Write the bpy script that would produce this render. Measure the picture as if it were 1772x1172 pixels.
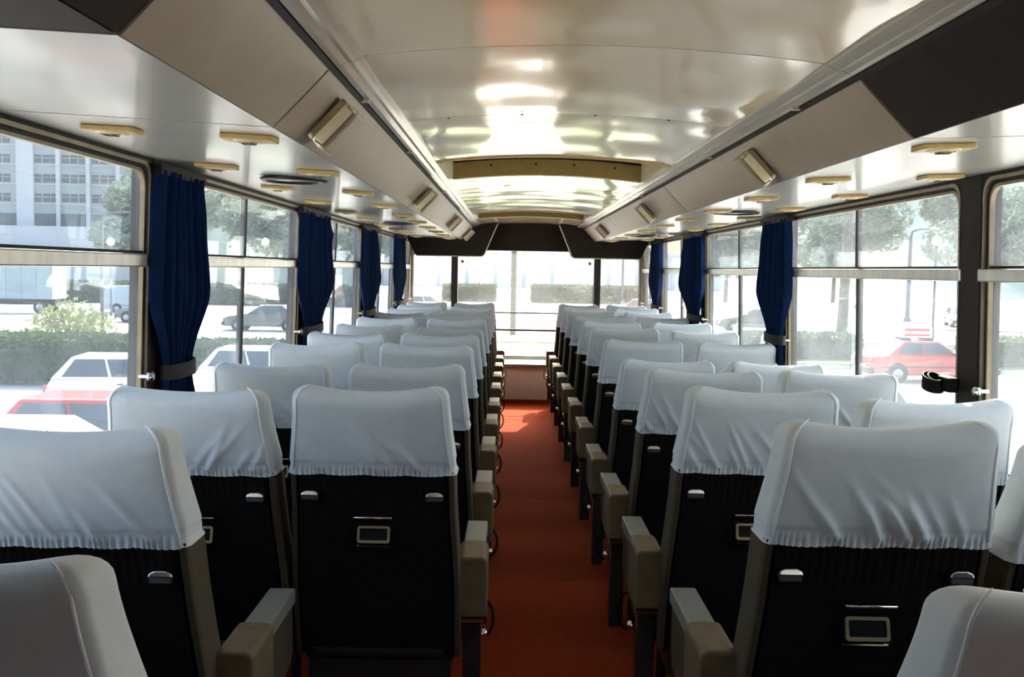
import bpy, bmesh, math, random
from math import sin, cos, pi, radians, sqrt
from mathutils import Vector, Matrix

for o in list(bpy.data.objects):
    bpy.data.objects.remove(o)
S = bpy.context.scene
COL = S.collection

# ------------------------------------------------------------------ camera, sky, sun, exposure
EYE = 1.36
cam_d = bpy.data.cameras.new('camera')
cam_d.lens = 35.0
cam_d.sensor_width = 36.0
cam_d.clip_start = 0.02
cam_d.clip_end = 900
cam = bpy.data.objects.new('camera', cam_d)
COL.objects.link(cam)
cam.matrix_world = (Matrix.Translation((-0.153, 0.0, EYE)) @ Matrix.Rotation(-0.0023, 4, 'Z')
                    @ Matrix.Rotation(radians(90) - math.atan(120 / 1723), 4, 'X') @ Matrix.Rotation(0.018, 4, 'Z'))
S.camera = cam

world = bpy.data.worlds.new('sky')
S.world = world
world.use_nodes = True
wn = world.node_tree
wn.nodes.clear()
w_out = wn.nodes.new('ShaderNodeOutputWorld')
w_bg = wn.nodes.new('ShaderNodeBackground')
w_sky = wn.nodes.new('ShaderNodeTexSky')
w_sky.sky_type = 'NISHITA'
w_sky.sun_disc = False
w_sky.sun_elevation = radians(38)
w_sky.sun_rotation = radians(18)
w_sky.dust_density = 7.0
w_sky.ozone_density = 0.3
w_bg.inputs['Strength'].default_value = 0.45
wn.links.new(w_sky.outputs[0], w_bg.inputs[0])
wn.links.new(w_bg.outputs[0], w_out.inputs[0])

sun_d = bpy.data.lights.new('sun', 'SUN')
sun_d.energy = 7.5
sun_d.color = (1.0, 0.95, 0.86)
sun_d.angle = radians(0.6)
sun = bpy.data.objects.new('sun', sun_d)
COL.objects.link(sun)
sun.rotation_euler = Vector((0.245, 0.753, 0.61)).to_track_quat('Z', 'Y').to_euler()
sun.location = (5, 15, 14)

S.view_settings.view_transform = 'Standard'
S.view_settings.look = 'None'
S.view_settings.gamma = 1.0
S.view_settings.use_curve_mapping = False
S.view_settings.exposure = 1.15

# ------------------------------------------------------------------ helpers
ORD = ['nearest', 'second', 'third', 'fourth', 'fifth', 'sixth', 'seventh', 'eighth', 'ninth', 'tenth', 'eleventh', 'twelfth', 'thirteenth']
SIDE = {-1: 'left', 1: 'right'}


def mat(name, col, rough=0.6, metal=0.0, var=0.0, vscale=20.0, bump=0.0, bscale=60.0, coat=0.0, spec=None, sheen=0.0, stretch=None, trans=0.0):
    m = bpy.data.materials.new(name)
    m.use_nodes = True
    nt = m.node_tree
    b = nt.nodes['Principled BSDF']
    b.inputs['Base Color'].default_value = (*col, 1)
    b.inputs['Roughness'].default_value = rough
    b.inputs['Metallic'].default_value = metal
    b.inputs['Coat Weight'].default_value = coat
    b.inputs['Coat Roughness'].default_value = 0.06
    b.inputs['Sheen Weight'].default_value = sheen
    if spec is not None:
        b.inputs['Specular IOR Level'].default_value = spec
    tc = nt.nodes.new('ShaderNodeTexCoord')
    src = tc.outputs['Object']
    if stretch:
        mp = nt.nodes.new('ShaderNodeMapping')
        mp.inputs['Scale'].default_value = stretch
        nt.links.new(src, mp.inputs[0])
        src = mp.outputs[0]
    if var:
        n = nt.nodes.new('ShaderNodeTexNoise')
        n.inputs['Scale'].default_value = vscale
        n.inputs['Detail'].default_value = 5
        nt.links.new(src, n.inputs['Vector'])
        r = nt.nodes.new('ShaderNodeValToRGB')
        r.color_ramp.elements[0].position = 0.3
        r.color_ramp.elements[1].position = 0.7
        r.color_ramp.elements[0].color = (*[c * (1 - var) for c in col], 1)
        r.color_ramp.elements[1].color = (*[min(1, c * (1 + var)) for c in col], 1)
        nt.links.new(n.outputs[0], r.inputs[0])
        nt.links.new(r.outputs[0], b.inputs['Base Color'])
    if bump:
        n2 = nt.nodes.new('ShaderNodeTexNoise')
        n2.inputs['Scale'].default_value = bscale
        n2.inputs['Detail'].default_value = 3
        nt.links.new(src, n2.inputs['Vector'])
        bp = nt.nodes.new('ShaderNodeBump')
        bp.inputs['Strength'].default_value = bump
        bp.inputs['Distance'].default_value = 0.01
        nt.links.new(n2.outputs[0], bp.inputs['Height'])
        nt.links.new(bp.outputs[0], b.inputs['Normal'])
    if trans:
        out = nt.nodes['Material Output']
        t = nt.nodes.new('ShaderNodeBsdfTranslucent')
        t.inputs[0].default_value = (*col, 1)
        mx = nt.nodes.new('ShaderNodeMixShader')
        mx.inputs[0].default_value = trans
        nt.links.new(b.outputs[0], mx.inputs[1])
        nt.links.new(t.outputs[0], mx.inputs[2])
        nt.links.new(mx.outputs[0], out.inputs[0])
    return m


def glass_mat(name, tint, dust):
    m = bpy.data.materials.new(name)
    m.use_nodes = True
    nt = m.node_tree
    nt.nodes.clear()
    N, L = nt.nodes.new, nt.links.new
    out = N('ShaderNodeOutputMaterial')
    geo = N('ShaderNodeNewGeometry')
    dot = N('ShaderNodeVectorMath'); dot.operation = 'DOT_PRODUCT'
    L(geo.outputs['Normal'], dot.inputs[0]); L(geo.outputs['Incoming'], dot.inputs[1])
    ab = N('ShaderNodeMath'); ab.operation = 'ABSOLUTE'; L(dot.outputs['Value'], ab.inputs[0])
    inv = N('ShaderNodeMath'); inv.operation = 'SUBTRACT'; inv.inputs[0].default_value = 1; L(ab.outputs[0], inv.inputs[1])
    pw = N('ShaderNodeMath'); pw.operation = 'POWER'; pw.inputs[1].default_value = 5; L(inv.outputs[0], pw.inputs[0])
    ma = N('ShaderNodeMath'); ma.operation = 'MULTIPLY_ADD'; ma.inputs[1].default_value = 0.6; ma.inputs[2].default_value = 0.035; L(pw.outputs[0], ma.inputs[0])
    tr = N('ShaderNodeBsdfTransparent'); tr.inputs[0].default_value = (*tint, 1)
    gl = N('ShaderNodeBsdfGlossy'); gl.inputs['Roughness'].default_value = 0.0; gl.inputs[0].default_value = (0.95, 0.97, 1, 1)
    mx = N('ShaderNodeMixShader'); L(ma.outputs[0], mx.inputs[0]); L(tr.outputs[0], mx.inputs[1]); L(gl.outputs[0], mx.inputs[2])
    tl = N('ShaderNodeBsdfTranslucent'); tl.inputs[0].default_value = (0.8, 0.86, 0.9, 1)
    tc = N('ShaderNodeTexCoord'); nz = N('ShaderNodeTexNoise'); nz.inputs['Scale'].default_value = 2.5; nz.inputs['Detail'].default_value = 6
    L(tc.outputs['Object'], nz.inputs['Vector'])
    du = N('ShaderNodeMath'); du.operation = 'MULTIPLY'; du.inputs[1].default_value = dust * 2; L(nz.outputs[0], du.inputs[0])
    m2 = N('ShaderNodeMixShader'); L(du.outputs[0], m2.inputs[0]); L(mx.outputs[0], m2.inputs[1]); L(tl.outputs[0], m2.inputs[2])
    L(m2.outputs[0], out.inputs[0])
    return m


M = dict(
    cover=mat('white_cotton', (0.71, 0.755, 0.78), 0.95, var=0.03, vscale=30, bump=0.12, bscale=450, sheen=0.1, trans=0.12),
    hem=mat('elastic_hem', (0.80, 0.81, 0.82), 0.95, bump=0.2, bscale=300),
    black=mat('black_vinyl', (0.009, 0.007, 0.006), 0.6, var=0.3, vscale=40, bump=0.15, bscale=300, spec=0.12),
    cushion=mat('dark_moquette', (0.022, 0.018, 0.016), 0.9, var=0.3, vscale=60, bump=0.2, bscale=300),
    bolster=mat('olive_brown_vinyl', (0.060, 0.046, 0.026), 0.6, var=0.12, vscale=25, bump=0.1, bscale=250, spec=0.3),
    armgrey=mat('grey_armrest_vinyl', (0.19, 0.19, 0.16), 0.45, var=0.06, vscale=30),
    armpad=mat('beige_armrest_vinyl', (0.125, 0.092, 0.048), 0.55, var=0.15, vscale=25, bump=0.1, bscale=200, spec=0.3),
    chrome=mat('chrome', (0.78, 0.77, 0.74), 0.12, 1.0, var=0.05),
    brass=mat('yellowed_metal', (0.30, 0.23, 0.12), 0.4, 0.6, var=0.1),
    steel=mat('dark_steel', (0.03, 0.03, 0.03), 0.4, 0.5, var=0.2),
    carpet=mat('red_carpet', (0.34, 0.046, 0.009), 0.95, var=0.14, vscale=35, bump=0.5, bscale=500, spec=0.1),
    ceil=mat('cream_gloss_laminate', (0.78, 0.64, 0.42), 0.15, var=0.03, vscale=3, bump=0.03, bscale=5, coat=0.35, spec=0.55),
    rack=mat('taupe_vinyl', (0.37, 0.305, 0.225), 0.45, var=0.04, vscale=12, bump=0.05, bscale=14, spec=0.4),
    rackdark=mat('dark_brown_vinyl', (0.020, 0.014, 0.010), 0.7, var=0.2, vscale=20, bump=0.06, bscale=200, spec=0.2),
    soffit=mat('silver_grey_laminate', (0.46, 0.45, 0.41), 0.26, 0.1, var=0.03, vscale=5, coat=0.2),
    rail=mat('pale_plastic_rail', (0.46, 0.42, 0.34), 0.25, 0.1, var=0.04, vscale=10, coat=0.2),
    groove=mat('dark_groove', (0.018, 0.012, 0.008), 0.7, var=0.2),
    vent=mat('yellowed_plastic', (0.52, 0.35, 0.12), 0.45, var=0.08, vscale=30),
    ventpale=mat('pale_plastic', (0.66, 0.57, 0.38), 0.4, var=0.05, vscale=30),
    lampbody=mat('olive_lamp_plastic', (0.27, 0.23, 0.14), 0.3, var=0.06, vscale=20),
    lamplens=mat('cream_lamp_lens', (0.66, 0.60, 0.40), 0.2, var=0.05, vscale=20, coat=0.3),
    mustard=mat('mustard_felt', (0.30, 0.20, 0.055), 0.8, var=0.08, vscale=40),
    alu=mat('weathered_aluminium', (0.26, 0.21, 0.14), 0.38, 0.6, var=0.15, vscale=25),
    alubar=mat('aluminium_bar', (0.66, 0.62, 0.55), 0.28, 0.8, var=0.14, vscale=8, stretch=(1, 3, 1)),
    rubber=mat('black_rubber', (0.010, 0.008, 0.006), 0.6, var=0.2, spec=0.25),
    pillar=mat('dark_brown_pillar', (0.018, 0.012, 0.009), 0.6, var=0.15, vscale=15, spec=0.25),
    wall=mat('dark_side_panel', (0.05, 0.042, 0.035), 0.7, var=0.1),
    beige=mat('beige_panel', (0.74, 0.69, 0.56), 0.55, var=0.05, vscale=8),
    curtain=mat('blue_curtain_cloth', (0.0035, 0.016, 0.062), 0.9, var=0.12, vscale=25, bump=0.1, bscale=400, trans=0.06, spec=0.1),
    tie=mat('dark_tie_band', (0.015, 0.014, 0.012), 0.7, var=0.1),
    glass=glass_mat('side_glass', (0.92, 0.965, 0.975), 0.045),
    screen=glass_mat('windscreen_glass', (0.96, 0.97, 0.965), 0.02),
    shell=mat('bus_shell_paint', (0.55, 0.55, 0.52), 0.4, var=0.03),
    asphalt=mat('pale_asphalt', (0.40, 0.39, 0.375), 0.9, var=0.08, vscale=0.4, bump=0.1, bscale=20),
    kerb=mat('concrete_kerb', (0.50, 0.48, 0.45), 0.9, var=0.08, vscale=3),
    grass=mat('grass', (0.15, 0.24, 0.055), 0.95, var=0.25, vscale=1.5, bump=0.4, bscale=30),
    hedge=mat('hedge_leaves', (0.060, 0.095, 0.035), 0.8, var=0.35, vscale=4, trans=0.25),
    leaf=mat('tree_leaves', (0.19, 0.24, 0.18), 0.8, var=0.25, vscale=2, trans=0.3),
    shrub=mat('shrub_leaves', (0.24, 0.27, 0.11), 0.8, var=0.3, vscale=6, trans=0.3),
    woods=mat('hazy_woodland', (0.20, 0.25, 0.22), 0.95, var=0.2, vscale=0.15, bump=0.6, bscale=1.0),
    bark=mat('grey_bark', (0.13, 0.11, 0.095), 0.9, var=0.3, vscale=5, bump=0.6, bscale=12),
    pole=mat('painted_pole', (0.10, 0.105, 0.11), 0.5, 0.3, var=0.1),
    concrete=mat('pale_facade', (0.46, 0.47, 0.47), 0.85, var=0.05, vscale=0.3),
    whiterender=mat('white_render', (0.80, 0.79, 0.76), 0.85, var=0.04, vscale=0.3),
    concreteb=mat('grey_green_facade', (0.30, 0.33, 0.32), 0.85, var=0.05, vscale=0.3),
    pane_far=mat('dark_window_glass', (0.06, 0.075, 0.09), 0.15, var=0.2, vscale=0.5),
    globe=mat('white_globe', (0.85, 0.84, 0.80), 0.3, var=0.02),
    carwhite=mat('white_car_paint', (0.72, 0.72, 0.70), 0.25, var=0.02, coat=0.7),
    carred=mat('red_car_paint', (0.42, 0.035, 0.022), 0.25, var=0.05, coat=0.7),
    cargrey=mat('dark_grey_car_paint', (0.075, 0.085, 0.09), 0.25, var=0.05, coat=0.7),
    carblue=mat('pale_blue_car_paint', (0.30, 0.36, 0.42), 0.25, var=0.05, coat=0.7),
    truckbox=mat('grey_blue_tarpaulin', (0.27, 0.34, 0.36), 0.7, var=0.06, vscale=2),
    carglass=mat('tinted_car_glass', (0.045, 0.06, 0.065), 0.06, var=0.1, spec=0.8),
    tyre=mat('tyre_rubber', (0.015, 0.015, 0.015), 0.8, var=0.1),
    hub=mat('wheel_hub', (0.42, 0.42, 0.42), 0.35, 0.7, var=0.1),
    tail=mat('tail_light_red', (0.45, 0.02, 0.01), 0.2, var=0.05),
    head=mat('head_light_glass', (0.75, 0.75, 0.7), 0.1, var=0.05),
    signred=mat('sign_red', (0.60, 0.03, 0.02), 0.5, var=0.03),
    signwhite=mat('sign_white', (0.78, 0.76, 0.72), 0.5, var=0.02),
)


class MB:
    def __init__(s):
        s.v = []; s.f = []

    def add(s, vs, fs):
        n = len(s.v)
        s.v += [tuple(v) for v in vs]
        s.f += [tuple(i + n for i in f) for f in fs]
        return s

    def hexa(s, p):   # 8 points: bottom 4 ccw, top 4
        return s.add(p, [(0, 3, 2, 1), (4, 5, 6, 7), (0, 1, 5, 4), (1, 2, 6, 5), (2, 3, 7, 6), (3, 0, 4, 7)])

    def box(s, x0, x1, y0, y1, z0, z1):
        return s.hexa([(x0, y0, z0), (x1, y0, z0), (x1, y1, z0), (x0, y1, z0), (x0, y0, z1), (x1, y0, z1), (x1, y1, z1), (x0, y1, z1)])

    def tube(s, pts, r, n=8, closed=False):
        pts = [Vector(p) for p in pts]
        rs = r if isinstance(r, (list, tuple)) else [r] * len(pts)
        k = len(pts); base = len(s.v); prev = None
        for i, p in enumerate(pts):
            a = pts[(i - 1) % k] if (i or closed) else p
            b = pts[(i + 1) % k] if (i < k - 1 or closed) else p
            t = (b - a).normalized()
            if prev is None:
                up = Vector((0, 0, 1)) if abs(t.z) < 0.9 else Vector((1, 0, 0))
                nx = t.cross(up).normalized()
            else:
                nx = (prev - t * prev.dot(t)).normalized()
            prev = nx
            ny = t.cross(nx)
            for j in range(n):
                q = p + (nx * cos(2 * pi * j / n) + ny * sin(2 * pi * j / n)) * rs[i]
                s.v.append(tuple(q))
        for i in range(k if closed else k - 1):
            for j in range(n):
                i2 = (i + 1) % k
                s.f.append((base + i * n + j, base + i * n + (j + 1) % n, base + i2 * n + (j + 1) % n, base + i2 * n + j))
        if not closed:
            s.f.append(tuple(base + j for j in range(n))[::-1])
            s.f.append(tuple(base + (k - 1) * n + j for j in range(n)))
        return s

    def prism(s, poly, axis, a, b):   # polygon of 2d points extruded on axis
        def P(u, v, w):
            return {'x': (w, u, v), 'y': (u, w, v), 'z': (u, v, w)}[axis]
        n = len(poly)
        vs = [P(u, v, a) for u, v in poly] + [P(u, v, b) for u, v in poly]
        fs = [tuple(range(n))[::-1], tuple(range(n, 2 * n))] + [(i, (i + 1) % n, n + (i + 1) % n, n + i) for i in range(n)]
        return s.add(vs, fs)

    def lathe(s, prof, c=(0, 0, 0), n=20, axis='z'):
        base = len(s.v)
        for r, h in prof:
            for j in range(n):
                a = 2 * pi * j / n
                p = {'z': (r * cos(a), r * sin(a), h), 'x': (h, r * cos(a), r * sin(a)), 'y': (r * cos(a), h, r * sin(a))}[axis]
                s.v.append((p[0] + c[0], p[1] + c[1], p[2] + c[2]))
        for i in range(len(prof) - 1):
            for j in range(n):
                s.f.append((base + i * n + j, base + i * n + (j + 1) % n, base + (i + 1) * n + (j + 1) % n, base + (i + 1) * n + j))
        s.f.append(tuple(base + j for j in range(n))[::-1])
        s.f.append(tuple(base + (len(prof) - 1) * n + j for j in range(n)))
        return s

    def mesh(s, name, m, smooth=False, bevel=0.0, seg=2):
        me = bpy.data.meshes.new(name)
        me.from_pydata(s.v, [], s.f)
        bm = bmesh.new(); bm.from_mesh(me)
        if smooth or bevel:
            bmesh.ops.remove_doubles(bm, verts=bm.verts, dist=1e-5)
        bmesh.ops.recalc_face_normals(bm, faces=bm.faces)
        if bevel:
            es = [e for e in bm.edges if len(e.link_faces) == 2 and e.calc_face_angle(0) > 0.6]
            bmesh.ops.bevel(bm, geom=es, offset=bevel, segments=seg, affect='EDGES', profile=0.5)
        bm.to_mesh(me); bm.free()
        if smooth:
            for p in me.polygons: p.use_smooth = True
            me.set_sharp_from_angle(angle=radians(50))
        me.materials.append(m)
        return me

    def build(s, name, m, parent=None, smooth=False, bevel=0.0, seg=2):
        return link(name, s.mesh(name, m, smooth, bevel, seg), parent)


def link(name, me, parent=None, loc=None, rot=None):
    o = bpy.data.objects.new(name, me)
    COL.objects.link(o)
    if parent: o.parent = parent
    if loc: o.location = loc
    if rot: o.rotation_euler = rot
    return o


def tag(o, label=None, cat=None, group=None, kind=None):
    if label: o['label'] = label
    if cat: o['category'] = cat
    if group: o['group'] = group
    if kind: o['kind'] = kind
    return o


def thing(name, label, cat, loc=(0, 0, 0), rz=0, group=None):
    o = link(name, None, None, loc, (0, 0, rz))
    o.empty_display_size = 0.1
    return tag(o, label, cat, group)


def struct(name, label, loc=(0, 0, 0)):
    return tag(link(name, None, None, loc), label, None, None, 'structure')


def copy_tree(o, parent=None):
    c = o.copy()
    COL.objects.link(c)
    c.parent = parent
    for ch in list(o.children):
        copy_tree(ch, c)
    return c


def rrect(y0, z0, y1, z1, r, n=5):
    r = max(1e-4, min(r, (y1 - y0) / 2 - 1e-4, (z1 - z0) / 2 - 1e-4))
    pts = []
    for cy, cz, a0 in ((y1 - r, z1 - r, 0), (y0 + r, z1 - r, 90), (y0 + r, z0 + r, 180), (y1 - r, z0 + r, 270)):
        for i in range(n + 1):
            a = radians(a0 + 90 * i / n)
            pts.append((cy + r * cos(a), cz + r * sin(a)))
    return pts


# ------------------------------------------------------------------ dimensions of the saloon
YB, YF = -1.60, 10.12            # rear wall, windscreen
ZW0, ZW1 = 0.80, 1.650           # window band
PIL = [-1.11, 0.87, 2.85, 4.83, 6.81, 8.79, 9.98]
SOF_X, SOF_Z = 0.61, 1.622
RO_X, RO_Z = 0.495, 1.742
RI_X, RI_Z = 0.448, 1.760
JOINTS = [YB, -0.55, 1.92, 4.36, 6.88, 9.12]


def wx(z):
    return 1.185 - 0.030 * (z - 0.85)


def WP(s, y, z, off=0.0):
    return (s * (wx(z) - off), y, z)


# ------------------------------------------------------------------ floor
fl = struct('floor', 'red carpeted aisle floor of the bus')
MB().box(-1.2, 1.2, YB, YF - 0.02, -0.04, 0.0).build('carpet', M['carpet'], fl)

# ------------------------------------------------------------------ side walls and windows
win_no = 0


def wall_box(mb, s, y0, y1, z0, z1, o0, o1):
    a = [WP(s, y0, z0, o0), WP(s, y1, z0, o0), WP(s, y1, z0, o1), WP(s, y0, z0, o1)]
    b = [WP(s, y0, z1, o0), WP(s, y1, z1, o0), WP(s, y1, z1, o1), WP(s, y0, z1, o1)]
    return mb.hexa(a + b)


def wall_ring(mb, s, outer, inner, o0, o1):
    n = len(outer)
    vs = [WP(s, y, z, o1) for y, z in outer] + [WP(s, y, z, o1) for y, z in inner] + \
         [WP(s, y, z, o0) for y, z in outer] + [WP(s, y, z, o0) for y, z in inner]
    fs = []
    for i in range(n):
        j = (i + 1) % n
        fs += [(i, j, n + j, n + i), (2 * n + i, 3 * n + i, 3 * n + j, 2 * n + j), (n + i, n + j, 3 * n + j, 3 * n + i), (i, 2 * n + i, 2 * n + j, j)]
    return mb.add(vs, fs)


for s in (-1, 1):
    w = struct('wall_' + SIDE[s], 'dark %s side wall of the bus below and between the windows' % SIDE[s])
    wall_box(MB(), s, YB, YF, 0.0, ZW0, -0.05, 0.0).build('lower_panel', M['wall'], w)
    wall_box(MB(), s, YB, YF - 0.12, ZW1, 1.70, -0.05, 0.004).build('upper_strip', M['rubber'], w)
    wall_box(MB(), s, YB, YF - 0.12, ZW0 - 0.03, ZW0 + 0.005, 0.0, 0.025).build('sill_rail', M['steel'], w)
    ends = [YB] + PIL
    for y in PIL[1:]:
        hw_ = 0.062
        wall_box(MB(), s, y - hw_, y + hw_ if y < 9.9 else YF, ZW0, ZW1, -0.05, 0.012).build('pillar', M['pillar'], w, bevel=0.006)
    wall_box(MB(), s, YB, PIL[1] - 0.05, ZW0, ZW1, -0.05, 0.0).build('rear_light_blocker', M['wall'], w)  # unseen rear bay closed solid to cut light on near seats and ceiling
    for i in range(1, len(PIL) - 1):
        win_no += 1
        y0, y1 = PIL[i] + 0.055, PIL[i + 1] - 0.055
        W = struct('window_%d' % win_no, '%s side window with aluminium waist rail, bay %d from the rear' % (SIDE[s], i))
        o_r, i_r = rrect(y0, ZW0, y1, ZW1, 0.02), rrect(y0 + 0.022, ZW0 + 0.02, y1 - 0.022, ZW1 - 0.022, 0.05)
        wall_ring(MB(), s, o_r, i_r, -0.03, 0.008).build('rubber_seal', M['rubber'], W)
        def rr_(q, r_): return rrect(y0 + q, ZW0 + q - 0.002, y1 - q, ZW1 - q, r_)
        wall_ring(MB(), s, rr_(0.014, 0.05), rr_(0.024, 0.052), -0.010, 0.011).build('outer_aluminium_frame', M['alu'], W)
        wall_ring(MB(), s, rr_(0.024, 0.052), rr_(0.034, 0.05), -0.010, 0.002).build('inner_seal', M['rubber'], W)
        wall_ring(MB(), s, rr_(0.034, 0.05), rr_(0.042, 0.048), -0.010, 0.003).build('inner_aluminium_frame', M['alu'], W)
        ym = (y0 + y1) / 2
        zb = 1.366
        wall_box(MB(), s, y0 + 0.0, y1 - 0.0, zb - 0.018, zb + 0.018, -0.03, 0.016).build('waist_rail', M['alubar'], W, bevel=0.004)
        wall_box(MB(), s, y0 + 0.03, y1 - 0.03, zb + 0.018, zb + 0.026, -0.02, 0.0).build('rail_gasket', M['rubber'], W)
        gy0, gy1 = y0 + 0.036, y1 - 0.036
        wall_box(MB(), s, ym - 0.0045, ym + 0.0045, zb + 0.018, ZW1 - 0.04, -0.026, -0.004).build('mullion', M['groove'], W)
        wall_box(MB(), s, gy0, ym, zb + 0.02, ZW1 - 0.038, -0.012, -0.008).build('pane', M['glass'], W)
        wall_box(MB(), s, ym, gy1, zb + 0.02, ZW1 - 0.038, -0.012, -0.008).build('pane', M['glass'], W)
        wall_box(MB(), s, ym - 0.026, ym - 0.015, ZW0 + 0.03, zb - 0.018, -0.026, -0.002).build('sliding_edge', M['groove'], W)
        wall_box(MB(), s, ym - 0.015, ym + 0.035, ZW0 + 0.03, zb - 0.018, -0.007, -0.004).build('glass_overlap', M['glass'], W)
        wall_box(MB(), s, gy0, ym, ZW0 + 0.032, zb - 0.016, -0.012, -0.008).build('pane', M['glass'], W)
        wall_box(MB(), s, ym, gy1, ZW0 + 0.032, zb - 0.016, -0.017, -0.013).build('pane', M['glass'], W)
        for yy in (y0 + 0.048, y1 - 0.048):
            c = WP(s, yy, 1.045, 0.0)
            k = MB().lathe([(0.006, 0), (0.006, 0.022), (0.013, 0.026), (0.014, 0.036), (0.009, 0.042)], n=12, axis='x')
            k.v = [(c[0] - s * p[0], c[1] + p[1], c[2] + p[2]) for p in k.v]
            k.build('latch_knob', M['chrome'], W, smooth=True)

# ------------------------------------------------------------------ roof, ceiling panels
rf = struct('ceiling', 'arched cream gloss ceiling of the bus')


def arch(x):
    return RI_Z + 0.028 * (1 - (x / RI_X) ** 2)


random.seed(4)


def ceil_panel(y0, y1, nx=26):
    ny = max(3, int((y1 - y0) / 0.07))
    ph = [random.uniform(0, 6.28) for _ in range(8)]
    def dz(x, y):
        return 0.0019 * (sin(7 * x + 4.1 * y + ph[0]) + sin(11 * x - 6.3 * y + ph[1]) * 0.7 + sin(5 * y + ph[2]) * 0.8 + 0.5 * sin(19 * x + 9 * y + ph[3]) + 0.5 * sin(17 * y - 5 * x + ph[4]))
    mb = MB()
    vs = []
    for j in range(ny + 1):
        y = y0 + (y1 - y0) * j / ny
        for i in range(nx + 1):
            x = -RI_X + 2 * RI_X * i / nx
            e = min(1, min(j, ny - j) / 2)
            vs.append((x, y, arch(x) + dz(x, y) * e))
    n = len(vs)
    vs += [(x, y, arch(x) + 0.012) for x, y, z in vs]
    fs = []
    R = nx + 1
    for j in range(ny):
        for i in range(nx):
            a = j * R + i
            fs.append((a, a + R, a + R + 1, a + 1))
            fs.append((n + a, n + a + 1, n + a + R + 1, n + a + R))
    for i in range(nx):
        fs.append((i, i + 1, n + i + 1, n + i))
        a = ny * R + i
        fs.append((a, n + a, n + a + 1, a + 1))
    for j in range(ny):
        a = j * R
        fs.append((a, n + a, n + a + R, a + R))
        a = j * R + nx
        fs.append((a, a + R, n + a + R, n + a))
    mb.add(vs, fs)
    o = mb.build('ceiling_panel', M['ceil'], rf)
    for p in o.data.polygons: p.use_smooth = True
    o.data.set_sharp_from_angle(angle=radians(35))
    return o


SEAMS = [YB, -0.55, 1.93, 2.77, 3.80]
for a, b in zip(SEAMS[:-1], SEAMS[1:]): ceil_panel(a + 0.003, b - 0.003)
for a, b in zip([4.50, 5.26, 6.05, 6.88], [5.26, 6.05, 6.88, 7.30]): ceil_panel(a + 0.003, b - 0.003)
ceil_panel(8.0, 9.30)
for k_, ys in enumerate((2.77,)):
    for x in (-0.33, -0.13, 0.07, 0.27):
        c = MB().lathe([(0.004, -0.004), (0.0035, -0.006), (0.001, -0.007)], (x, ys - 0.02, arch(x)), n=8)
        c.build('screw', M['groove'], rf, smooth=True)


def hatch(name, y0, y1, hx, label):
    h = thing(name, label, 'roof hatch', (0, y0, RI_Z), 0, 'roof hatches')
    D = y1 - y0
    def arcwall(yy0, yy1, za, zb_, m, nm, xx=hx):
        mb = MB(); vs = []; n = 16
        for i in range(n + 1):
            x = -xx + 2 * xx * i / n
            for (yy, zz) in ((yy0, za), (yy1, za), (yy1, zb_), (yy0, zb_)):
                vs.append((x, yy, arch(x) - RI_Z + zz))
        fs = [(0, 1, 2, 3), (4 * n, 4 * n + 3, 4 * n + 2, 4 * n + 1)]
        for i in range(n):
            for k in range(4):
                fs.append((4 * i + k, 4 * i + 4 + k, 4 * i + 4 + (k + 1) % 4, 4 * i + (k + 1) % 4))
        mb.add(vs, fs)
        return mb.build(nm, m, h)
    arcwall(D - 0.004, D + 0.012, -0.006, 0.062, M['mustard'], 'felt_wall')
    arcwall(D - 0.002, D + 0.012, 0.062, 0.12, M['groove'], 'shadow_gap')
    arcwall(-0.012, 0.004, -0.004, 0.12, M['mustard'], 'felt_wall')
    arcwall(-0.02, D + 0.02, 0.12, 0.135, M['mustard'], 'lid', RI_X)
    arcwall(-0.03, -0.010, -0.006, 0.004, M['vent'], 'front_trim')
    arcwall(D + 0.012, D + 0.045, -0.008, 0.004, M['ventpale'], 'rear_trim')
    for s in (-1, 1):
        MB().box(min(s * hx, s * RI_X), max(s * hx, s * RI_X), 0.0, D, -0.004, 0.13).build('side_trim', M['ventpale'], h)
    for x in (-0.25, -0.05, 0.12, 0.3):
        MB().lathe([(0.005, 0), (0.005, -0.006), (0.002, -0.008)], (x, D - 0.004, arch(x) - RI_Z + 0.04), n=8, axis='y').build('screw', M['groove'], h)
    return h


hatch('roof_hatch', 3.80, 4.47, 0.418, 'larger mustard-lined roof hatch nearer the camera in the cream ceiling')
hatch('roof_hatch', 7.30, 7.98, 0.418, 'smaller-looking mustard-lined roof hatch just before the dark front bulkhead')

# outer shell (keeps sun out)
sh = struct('roof_shell', 'outer roof skin of the bus')
MB().prism([(-1.25, 1.66), (-1.22, 1.85), (-0.9, 2.0), (0, 2.05), (0.9, 2.0), (1.22, 1.85), (1.25, 1.66), (1.20, 1.66), (1.18, 1.83), (0.88, 1.97), (0, 2.02), (-0.88, 1.97), (-1.18, 1.83), (-1.20, 1.66)][::-1], 'y', YB - 0.05, YF + 0.05).build('roof_skin', M['shell'], sh)

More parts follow.
